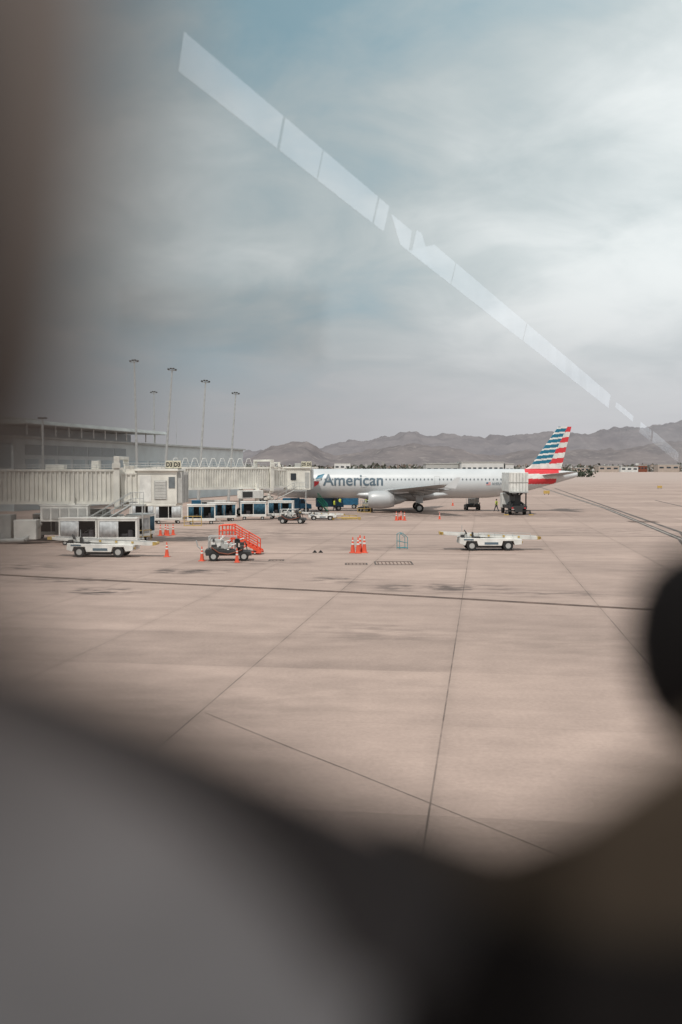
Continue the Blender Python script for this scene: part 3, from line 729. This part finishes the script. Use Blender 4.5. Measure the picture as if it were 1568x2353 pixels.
# red stairs
t=thing('maintenance_stand','orange red wheeled maintenance stairs with handrails','maintenance stairs',(-7.0,69.3,0),R(-6))
s=MB();n=8
for i in range(n):
    x=1.5-(i+.5)*2.0/n;z=.15+(i+.5)*1.1/n;s.box(x-.16,x+.16,-.45,.45,z-.05,z+.05)
s.box(-1.45,-.5,-.5,.5,1.18,1.32);s.obj('step',t,[REDST])
s=MB()
for y in(-.5,.5):
    s.py([(1.55,.1),(1.5,.32),(-.5,1.38),(-.5,1.1)],y-.03,y+.03)
    s.beam((-1.45,y,.15),(1.5,y,.15),.09);s.beam((-1.4,y,.15),(-1.4,y,2.0),.07);s.beam((-.5,y,.15),(-.5,y,2.05),.07)
    s.beam((-1.4,y,2.0),(-.5,y,2.05),.06);s.beam((-1.4,y,1.65),(-.5,y,1.67),.055);s.beam((-.5,y,2.05),(1.3,y,1.05),.06);s.beam((-.5,y,1.7),(1.3,y,.7),.055)
    for x in(-1.15,-.9,-.7):s.beam((x,y,1.3),(x,y,2.0),.04)
    s.beam((1.3,y,.2),(1.3,y,1.05),.055);s.beam((.5,y,.6),(.5,y,1.5),.05);s.beam((0,y,.9),(0,y,1.75),.05);s.beam((-1.4,y,.2),(-.5,y,1.2),.06);s.beam((-.5,y,.15),(.5,y,.6),.06)
s.beam((-1.4,-.5,2.0),(-1.4,.5,2.0),.05);s.obj('handrail_frame',t,[REDST])
for x in(-1.3,1.1):
    for y in(-.5,.5):wheel(t,x,y,.12,.12,.08)
def cone(loc,h=1.0,label='orange traffic cone with pale bands'):
    t=thing('traffic_cone',label,'traffic cone',loc,random.uniform(-.4,.4),group='orange traffic cones on the apron')
    MB().box(-.2,.2,-.2,.2,0,.05).obj('base',t,[ORANGE],bevel=.015)
    a=h
    MB().cyl((0,0,.05),(0,0,a),.15,.03,16).obj('cone_body',t,[ORANGE],smooth=False)
    for z0,z1 in((.52*a,.62*a),(.74*a,.82*a)):
        s=MB()
        r=lambda z:.15-(z-.05)/(a-.05)*.12+.006
        s.cyl((0,0,z0),(0,0,z1),r(z0),r(z1),16)
        s.obj('reflective_band',t,[WHITE])
    return t
c0=cone((-11.75,67,0))
for x,y,k in((-16.1,88.6,1),(-15.75,89.2,1),(-15.4,88.4,1),(-15.1,89.4,1),(-8.95,63.9,.95),(-6.6,63.0,.9),(.83,70.2,1.12),(1.35,70.5,1.25),(1.2,69.9,1.15),(1.65,70.3,1.2),
            (6.4,115,1.05),(7.0,116,1.05),(7.35,115,1.0),(6.75,115.6,.9),(11.7,118,.8),(18.2,162,1.0)):
    dup(c0,(x,y,0),random.uniform(-.4,.4),sc=k)
t=thing('wheel_chock_rack','teal tubular steel hoop rack','rack',(4.55,73.8,0),R(20))
s=MB()
for y in(-.25,.25):
    s.beam((-.32,y,0),(-.32,y,1.1),.035);s.beam((.32,y,0),(.32,y,.85),.035);s.beam((-.32,y,1.1),(-.1,y,1.2),.035);s.beam((-.1,y,1.2),(.32,y,.85),.035);s.beam((-.32,y,.1),(.32,y,.1),.03);s.beam((-.32,y,.6),(.32,y,.45),.03)
for x,z in((-.32,.1),(.32,.1),(-.1,1.2),(-.32,.6)):s.beam((x,-.25,z),(x,.25,z),.03)
s.obj('frame',t,[TEALP])
t=thing('wheel_chock','pair of black rubber chocks lying on concrete','wheel chock',(-1.65,70.5,0))
for x in(-.22,.2):
    s=MB();s.py([(x-.16,0),(x,.17),(x+.02,.17),(x+.17,0)],-.2,.2);s.obj('wedge',t,[RUBBER],bevel=.01)
# catering truck
t=thing('catering_truck','high lift truck with raised white box and dark chassis','truck',(22.9,131,0))
s=MB();s.box(-1.25,1.25,-2.6,3.2,3.0,5.5);s.obj('lift_box',t,[WHITE],bevel=.05)
s=MB()
for i in range(6):s.box(-1.15+i*.41,-1.1+i*.41,-2.65,-2.602,3.1,5.4)
s.box(-1.27,1.27,-2.66,-2.602,4.2,4.28);s.obj('roller_door',t,[PANEL])
s=MB();s.box(-1.25,1.25,-3.2,-2.6,2.9,3.0);s.obj('platform',t,[STEEL])
s=MB()
for a in((-1.0,1.0),(1.0,-1.0)):
    for y in(-1.1,1.1):s.beam((a[0],y-1.6,1.2),(a[1],y+1.5,2.95),.11);s.beam((a[0]*.95,y,1.2),(a[1]*.95,y,2.95),.11)
s.box(-1.1,1.1,-2.4,3,2.8,3.0);s.box(-1.1,-.95,-2.3,-2.15,1.2,2.8);s.box(.95,1.1,-2.3,-2.15,1.2,2.8);s.box(-.4,.4,-2.0,2,1.2,2.6);s.obj('scissor_lift',t,[DARK])
s=MB();s.box(-1.1,1.1,-2.7,4.5,.8,1.2);s.box(-.5,.5,-2.8,-2.4,.4,.8);s.box(-1.6,1.6,-2.5,-2.2,.45,.65);s.box(-1.65,-1.5,-2.5,-2.2,0,.45);s.box(1.5,1.65,-2.5,-2.2,0,.45);s.obj('chassis',t,[DARK])
s=MB();s.box(-1.15,1.15,3.4,5.2,.7,2.7);s.obj('cabin',t,[WHITE],bevel=.08)
for a in(-1.6,1.6):MB().box(a-.3,a+.3,-2.9,-2.7,0,.12).obj('stabiliser_pad',t,[YEL])
for y in(-1.6,3.9):
    for x in(-.95,.95):
        MB().cyl((x-.17,y,.48),(x+.17,y,.48),.48,n=18).obj('wheel',t,[RUBBER])
for x in(-.8,.8):MB().box(x-.1,x+.1,-2.85,-2.8,.85,1.0).obj('tail_light',t,[RED])
def boxtruck(loc,rz,label,mt):
    t=thing('service_van',label,'service vehicle',loc,rz)
    s=MB();s.box(-1.7,.6,-.85,.85,.55,1.95);s.obj('cargo_box',t,[mt],bevel=.04)
    s=MB();s.py([(.65,.5),(.65,1.85),(1.25,1.85),(1.6,1.2),(2.2,1.1),(2.25,.5)],-.8,.8);s.obj('cab',t,[mt],bevel=.05)
    MB().py([(.75,1.25),(.75,1.75),(1.2,1.75),(1.48,1.25)],-.815,.815).obj('window',t,[GLASSD])
    for x in(-1.1,1.5):
        for y in(-.75,.75):wheel(t,x,y,.35,.35,.22)
boxtruck((-1.9,143,0),R(5),'small blue service truck beneath the airliner nose',BLUEV)
boxtruck((.9,150,0),R(175),'small blue service truck behind the airliner nose',BLUEV)
boxtruck((-17.5,128,0),R(10),'blue service truck under the boarding bridge',BLUEV)
boxtruck((-6.3,137,0),R(0),'blue service truck under the bridge head',BLUEV)
def frame_rack(loc,rz,label,mt,w_=1.6,h=1.0,name='barrier_frame'):
    t=thing(name,label,'rack',loc,rz)
    s=MB()
    for x in(-w_/2,0,w_/2):s.beam((x,0,0),(x,0,h),.05)
    s.beam((-w_/2,0,h),(w_/2,0,h),.05);s.beam((-w_/2,0,h/2),(w_/2,0,h/2),.05);s.obj('rail',t,[mt])
    s=MB();s.box(-w_/2,w_/2,-.3,.3,0.0,.06);s.obj('base',t,[mt])
for a in((1.0,118,10,'low yellow towbar frame on the apron'),(3.2,137,0,'yellow barrier frame by the engine'),(-15.5,104,5,'yellow barrier frame beside the baggage carts'),(-15.9,80,60,'yellow barrier frame beside the baggage carts')):
    frame_rack((a[0],a[1],0),R(a[2]),a[3],YEL,1.8,.45 if a[1]==118 else 1.0)
t=thing('step_ladder','green step ladder standing beneath the airliner','ladder',(-2.5,138,0),R(10))
stairs(t,-.7,1.6,.6,.1,-.35,.35,GREEN,True,'ladder_frame')
t=thing('tow_bar_stand','yellow aircraft towbar lying on the apron','towbar',(.6,116,0),R(4));s=MB();s.cyl((-1.6,0,.25),(1.6,0,.25),.07);s.box(-1.8,-1.4,-.25,.25,.05,.4);s.box(1.4,1.7,-.15,.15,.05,.35);s.obj('bar',t,[YEL])
# ------------------------------------------------------------------ people
def skinmesh(name,parent,verts,edges,mt):
    me=bpy.data.meshes.new(name);me.from_pydata([v[:3] for v in verts],edges,[]);me.materials.append(mt)
    o=bpy.data.objects.new(name,me);col.objects.link(o);o.parent=parent
    md=o.modifiers.new('Skin','SKIN')
    for i,v in enumerate(verts):
        sv=me.skin_vertices[0].data[i];sv.radius=(v[3],v[3]);sv.use_root=(i==0)
    sb=o.modifiers.new('Sub','SUBSURF');sb.levels=1;sb.render_levels=1
    return o
def person(loc,rz,label,stride=.0,arms=.1,vest=True,armup=0):
    t=thing('person',label,'person',loc,rz,group='ramp workers near the airliner')
    V=[(0,0,.95,.13),(0,0,1.15,.12),(0,0,1.36,.14),(0,0,1.5,.055),(0,.02,1.6,.085),(0,.02,1.69,.075)]
    E=[(0,1),(1,2),(2,3),(3,4),(4,5)]
    for sd in(-1,1):
        o=len(V);V+=[(sd*.18,0,1.42,.06),(sd*.24,-sd*arms*.4+armup*.1,1.14+armup*.15,.045),(sd*.23,sd*-arms+.08+armup*.35,.92+armup*.3,.033),(sd*.23,sd*-arms+.12+armup*.4,.84+armup*.32,.03)]
        E+=[(2,o),(o,o+1),(o+1,o+2),(o+2,o+3)]
        o=len(V);V+=[(sd*.1,0,.88,.09),(sd*.1,sd*stride*.5+.04,.5,.062),(sd*.1,sd*stride-(.04 if sd*stride<0 else 0),.09,.042),(sd*.1,sd*stride+.14,.045,.035)]
        E+=[(0,o),(o,o+1),(o+1,o+2),(o+2,o+3)]
    skinmesh('body',t,V,E,SKIN)
    E2=[(a,b) for a,b in E if b not in(3,4,5,9,17)]
    used=sorted(set(i for e in E2 for i in e));re={i:k for k,i in enumerate(used)}
    V3=[(V[i][0],V[i][1],V[i][2],V[i][3]*1.16+.006) for i in used]
    skinmesh('clothing',t,V3,[(re[a],re[b]) for a,b in E2],NAVY)
    if vest:
        s=MB();vs=[]
        for z,rx,ry in((.93,.19,.16),(1.1,.19,.16),(1.3,.23,.18),(1.44,.2,.14),(1.48,.1,.09)):
            for i in range(14):a=2*math.pi*i/14;vs.append((math.cos(a)*rx,math.sin(a)*ry,z))
        s.add(vs,[(j*14+i,j*14+(i+1)%14,(j+1)*14+(i+1)%14,(j+1)*14+i) for j in range(4) for i in range(14)]);s.obj('vest',t,[VEST],smooth=True)
    s=MB();vs=[]
    for z,r in((1.62,.105),(1.68,.11),(1.74,.09),(1.775,.05)):
        for i in range(12):a=2*math.pi*i/12;vs.append((math.cos(a)*r,.0+math.sin(a)*r,z))
    s.add(vs,[(j*12+i,j*12+(i+1)%12,(j+1)*12+(i+1)%12,(j+1)*12+i) for j in range(3) for i in range(12)]+[tuple(range(36,48))]);s.obj('hair',t,[HAIR],smooth=True)
    return t
person((21.8,139.5,0),R(100),'worker in dark clothes and yellow vest walking',.28,.2)
person((-.15,149,0),R(170),'worker in a yellow safety vest standing',.05,.05,armup=.6)
person((3.7,147,0),R(30),'worker in a yellow safety vest standing near the engine',.1,.05)
person((-.9,140.5,0),R(-60),'worker in a yellow safety vest walking under the nose',.2,.15)
person((4.2,149,0),R(200),'worker in a yellow safety vest beside a tractor',.05,.05,armup=.8)
# ------------------------------------------------------------------ near interior objects at arm's length
FDB=mat('brown_grey_trim',(.17,.147,.136),.85,var=.2,scale=20,spec=.1)
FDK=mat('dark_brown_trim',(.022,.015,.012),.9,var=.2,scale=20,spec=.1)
FGR=mat('grey_fabric',(.29,.293,.305),.95,var=.25,scale=14,bump=.1,spec=.1)
FMD=mat('grey_fabric_shade',(.050,.047,.048),.95,var=.25,scale=14,spec=.1)
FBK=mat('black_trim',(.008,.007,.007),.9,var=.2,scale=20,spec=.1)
FBR=mat('brown_fabric',(.066,.051,.038),.95,var=.3,scale=14,spec=.1)
def near(name,label,cat,poly,y0,y1,mt,bevel=.001):
    t=thing(name,label,cat,(0,0,CZ))
    MB().py(poly,y0,y1).obj('panel',t,[mt],bevel=bevel);return t
t=near('window_post','brown grey window post out of focus close by','window post',[(-.0215,.25),(-.0225,.045),(-.0248,.023),(-.0272,.008),(-.0330,-.0055),(-.0395,-.0170),(-.0520,-.0270),(-.3,-.1),(-.3,.25)],.115,.118,FDB)
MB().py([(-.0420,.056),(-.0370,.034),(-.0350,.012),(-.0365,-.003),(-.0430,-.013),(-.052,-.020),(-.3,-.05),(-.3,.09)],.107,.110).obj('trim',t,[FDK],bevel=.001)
t=near('seat_back','blurred grey fabric seat back with painted shade along its edge','seat',[(-.3,-.01),(-.104,-.0335),(-.0792,-.0382),(-.061,-.0460),(-.0321,-.0580),(-.0033,-.0710),(.0208,-.0835),(.0256,-.0930),(.012,-.112),(-.003,-.160),(-.006,-.4),(-.3,-.4)],.22,.223,FGR)
MB().py([(-.100,-.0322),(-.078,-.0365),(-.061,-.0432),(-.0321,-.0553),(-.0033,-.0685),(.0235,-.0810),(.0295,-.0945),(.016,-.120),(-.002,-.112),(-.012,-.094),(-.032,-.076),(-.060,-.057),(-.085,-.042)],.214,.2175).obj('edge_shade',t,[FMD],bevel=.001)  # dark strip paints the shaded side of the seat edge
t=near('carry_bag','dark brown and black soft bag out of focus','bag',[(.0122,-.0900),(.0440,-.1010),(.0640,-.0935),(.0860,-.0775),(.1100,-.0625),(.3,-.03),(.3,-.4),(.002,-.4),(.008,-.12)],.265,.269,FBR)
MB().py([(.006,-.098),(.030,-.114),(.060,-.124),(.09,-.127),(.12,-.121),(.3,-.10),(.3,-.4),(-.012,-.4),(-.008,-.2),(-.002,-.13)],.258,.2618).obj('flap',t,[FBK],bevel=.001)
t=thing('headrest','rounded black headrest out of focus','headrest',(.1835,.5,CZ-.088))
s=MB();vs=[]
for j in range(9):
    a=math.pi*(j/8);z=.050*math.cos(a);r=.037*max(.02,math.sin(a))**.8
    for i in range(20):b_=2*math.pi*i/20;vs.append((math.cos(b_)*r,math.sin(b_)*r,z))
s.add(vs,[(j*20+i,j*20+(i+1)%20,(j+1)*20+(i+1)%20,(j+1)*20+i) for j in range(8) for i in range(20)]);s.obj('cushion',t,[FBK],smooth=True)
MB().cyl((.015,0,-.02),(.07,0,-.3),.018,.03,10).obj('stem',t,[FBK])
# upper glass pane (frameless lower edge), reflecting the lit clerestory behind
m,n_,b=newmat('window_glass')
n_.nodes.remove(b);tr=n_.nodes.new('ShaderNodeBsdfTransparent');gl=n_.nodes.new('ShaderNodeBsdfGlossy');gl.inputs['Roughness'].default_value=0
tr.inputs[0].default_value=(.97,.985,.985,1)
mx=n_.nodes.new('ShaderNodeMixShader');mx.inputs[0].default_value=.14
n_.links.new(tr.outputs[0],mx.inputs[1]);n_.links.new(gl.outputs[0],mx.inputs[2]);n_.links.new(mx.outputs[0],n_.nodes['Material Output'].inputs[0])
WY=.75
t=thing('window','clear glass pane reflecting a row of lit panels','window',(0,WY,CZ))
s=MB();s.add([(-.9,0,.225),(.179,0,.045),(.257,0,.006),(.9,0,-.2),(.9,0,1.1),(-.9,0,1.1)],[(0,1,2,3,4,5)]);s.obj('pane',t,[m])
s=MB();s.box(-1,-.9,-.04,.04,-.2,1.2);s.box(.9,1,-.04,.04,-.2,1.2);s.box(-.9,.9,-.04,.04,1.1,1.2);s.obj('frame',t,[PANEL],bevel=.005)
m,n_,b=newmat('lit_clerestory');b.inputs['Base Color'].default_value=(.3,.3,.3,1)
geo=n_.nodes.new('ShaderNodeNewGeometry');g=NG(n_);nn_=g.noise(geo.outputs['Position'],.5,3)
n_.links.new(g.mr(nn_,.3,.7,1.2,1.6),b.inputs['Emission Strength']);b.inputs['Emission Color'].default_value=(.80,.90,1.0,1)
H=3.46
a0=Vector((-1.32,8.4));dr=Vector((.333,.943)).normalized();nr=Vector((dr.y,-dr.x))
def seg(u0,u1,h0=-.5,h1=.5,l0=None,l1=None,lab='bright rectangular lit panel of a high window band'):
    P=[]
    for k,u in enumerate((u0,u1)):
        hh=.36+.0088*u
        lean=.10+.03*u
        if k==0 and l0 is not None: lean=l0
        if k==1 and l1 is not None: lean=l1
        for o in(h0,h1):
            q=a0+dr*(u+o*lean);P.append((q.x,2*WY-q.y,o*hh))
    t=thing('clerestory_panel',lab,'clerestory window',(0,0,CZ+H),group='row of lit panels behind the window')  # glow put on unseen clerestory windows, visible only as a pane reflection
    s=MB();s.add(P,[(0,1,3,2)]);s.obj('glowing_pane',t,[m])
    # thin backing tray directly behind the diffuser, on the side away from the window line of sight
    s=MB();s.add([(x+nr.x*a,y-nr.y*a,z) for a in(-.006,-.014) for x,y,z in P],[(0,1,3,2),(4,6,7,5),(0,4,5,1),(2,3,7,6),(0,2,6,4),(1,5,7,3)]);s.obj('pane_backing',t,[PANEL])
for u0,u1 in((0,2.09),(2.15,3.24),(3.27,5.33),(5.40,5.85)):seg(u0,u1)
seg(6.25,7.1,-.5,.3,-.6,.2);seg(7.3,8.1,-.5,.5,.3,-.7)
seg(7.75,9.9,-.5,.5,1.6,None)
for u0,u1 in((9.96,17.8),(17.95,45)):seg(u0,u1)
seg(49,66,-.1,.35);seg(76,98,-.5,.4);seg(103,300,-.5,.5)
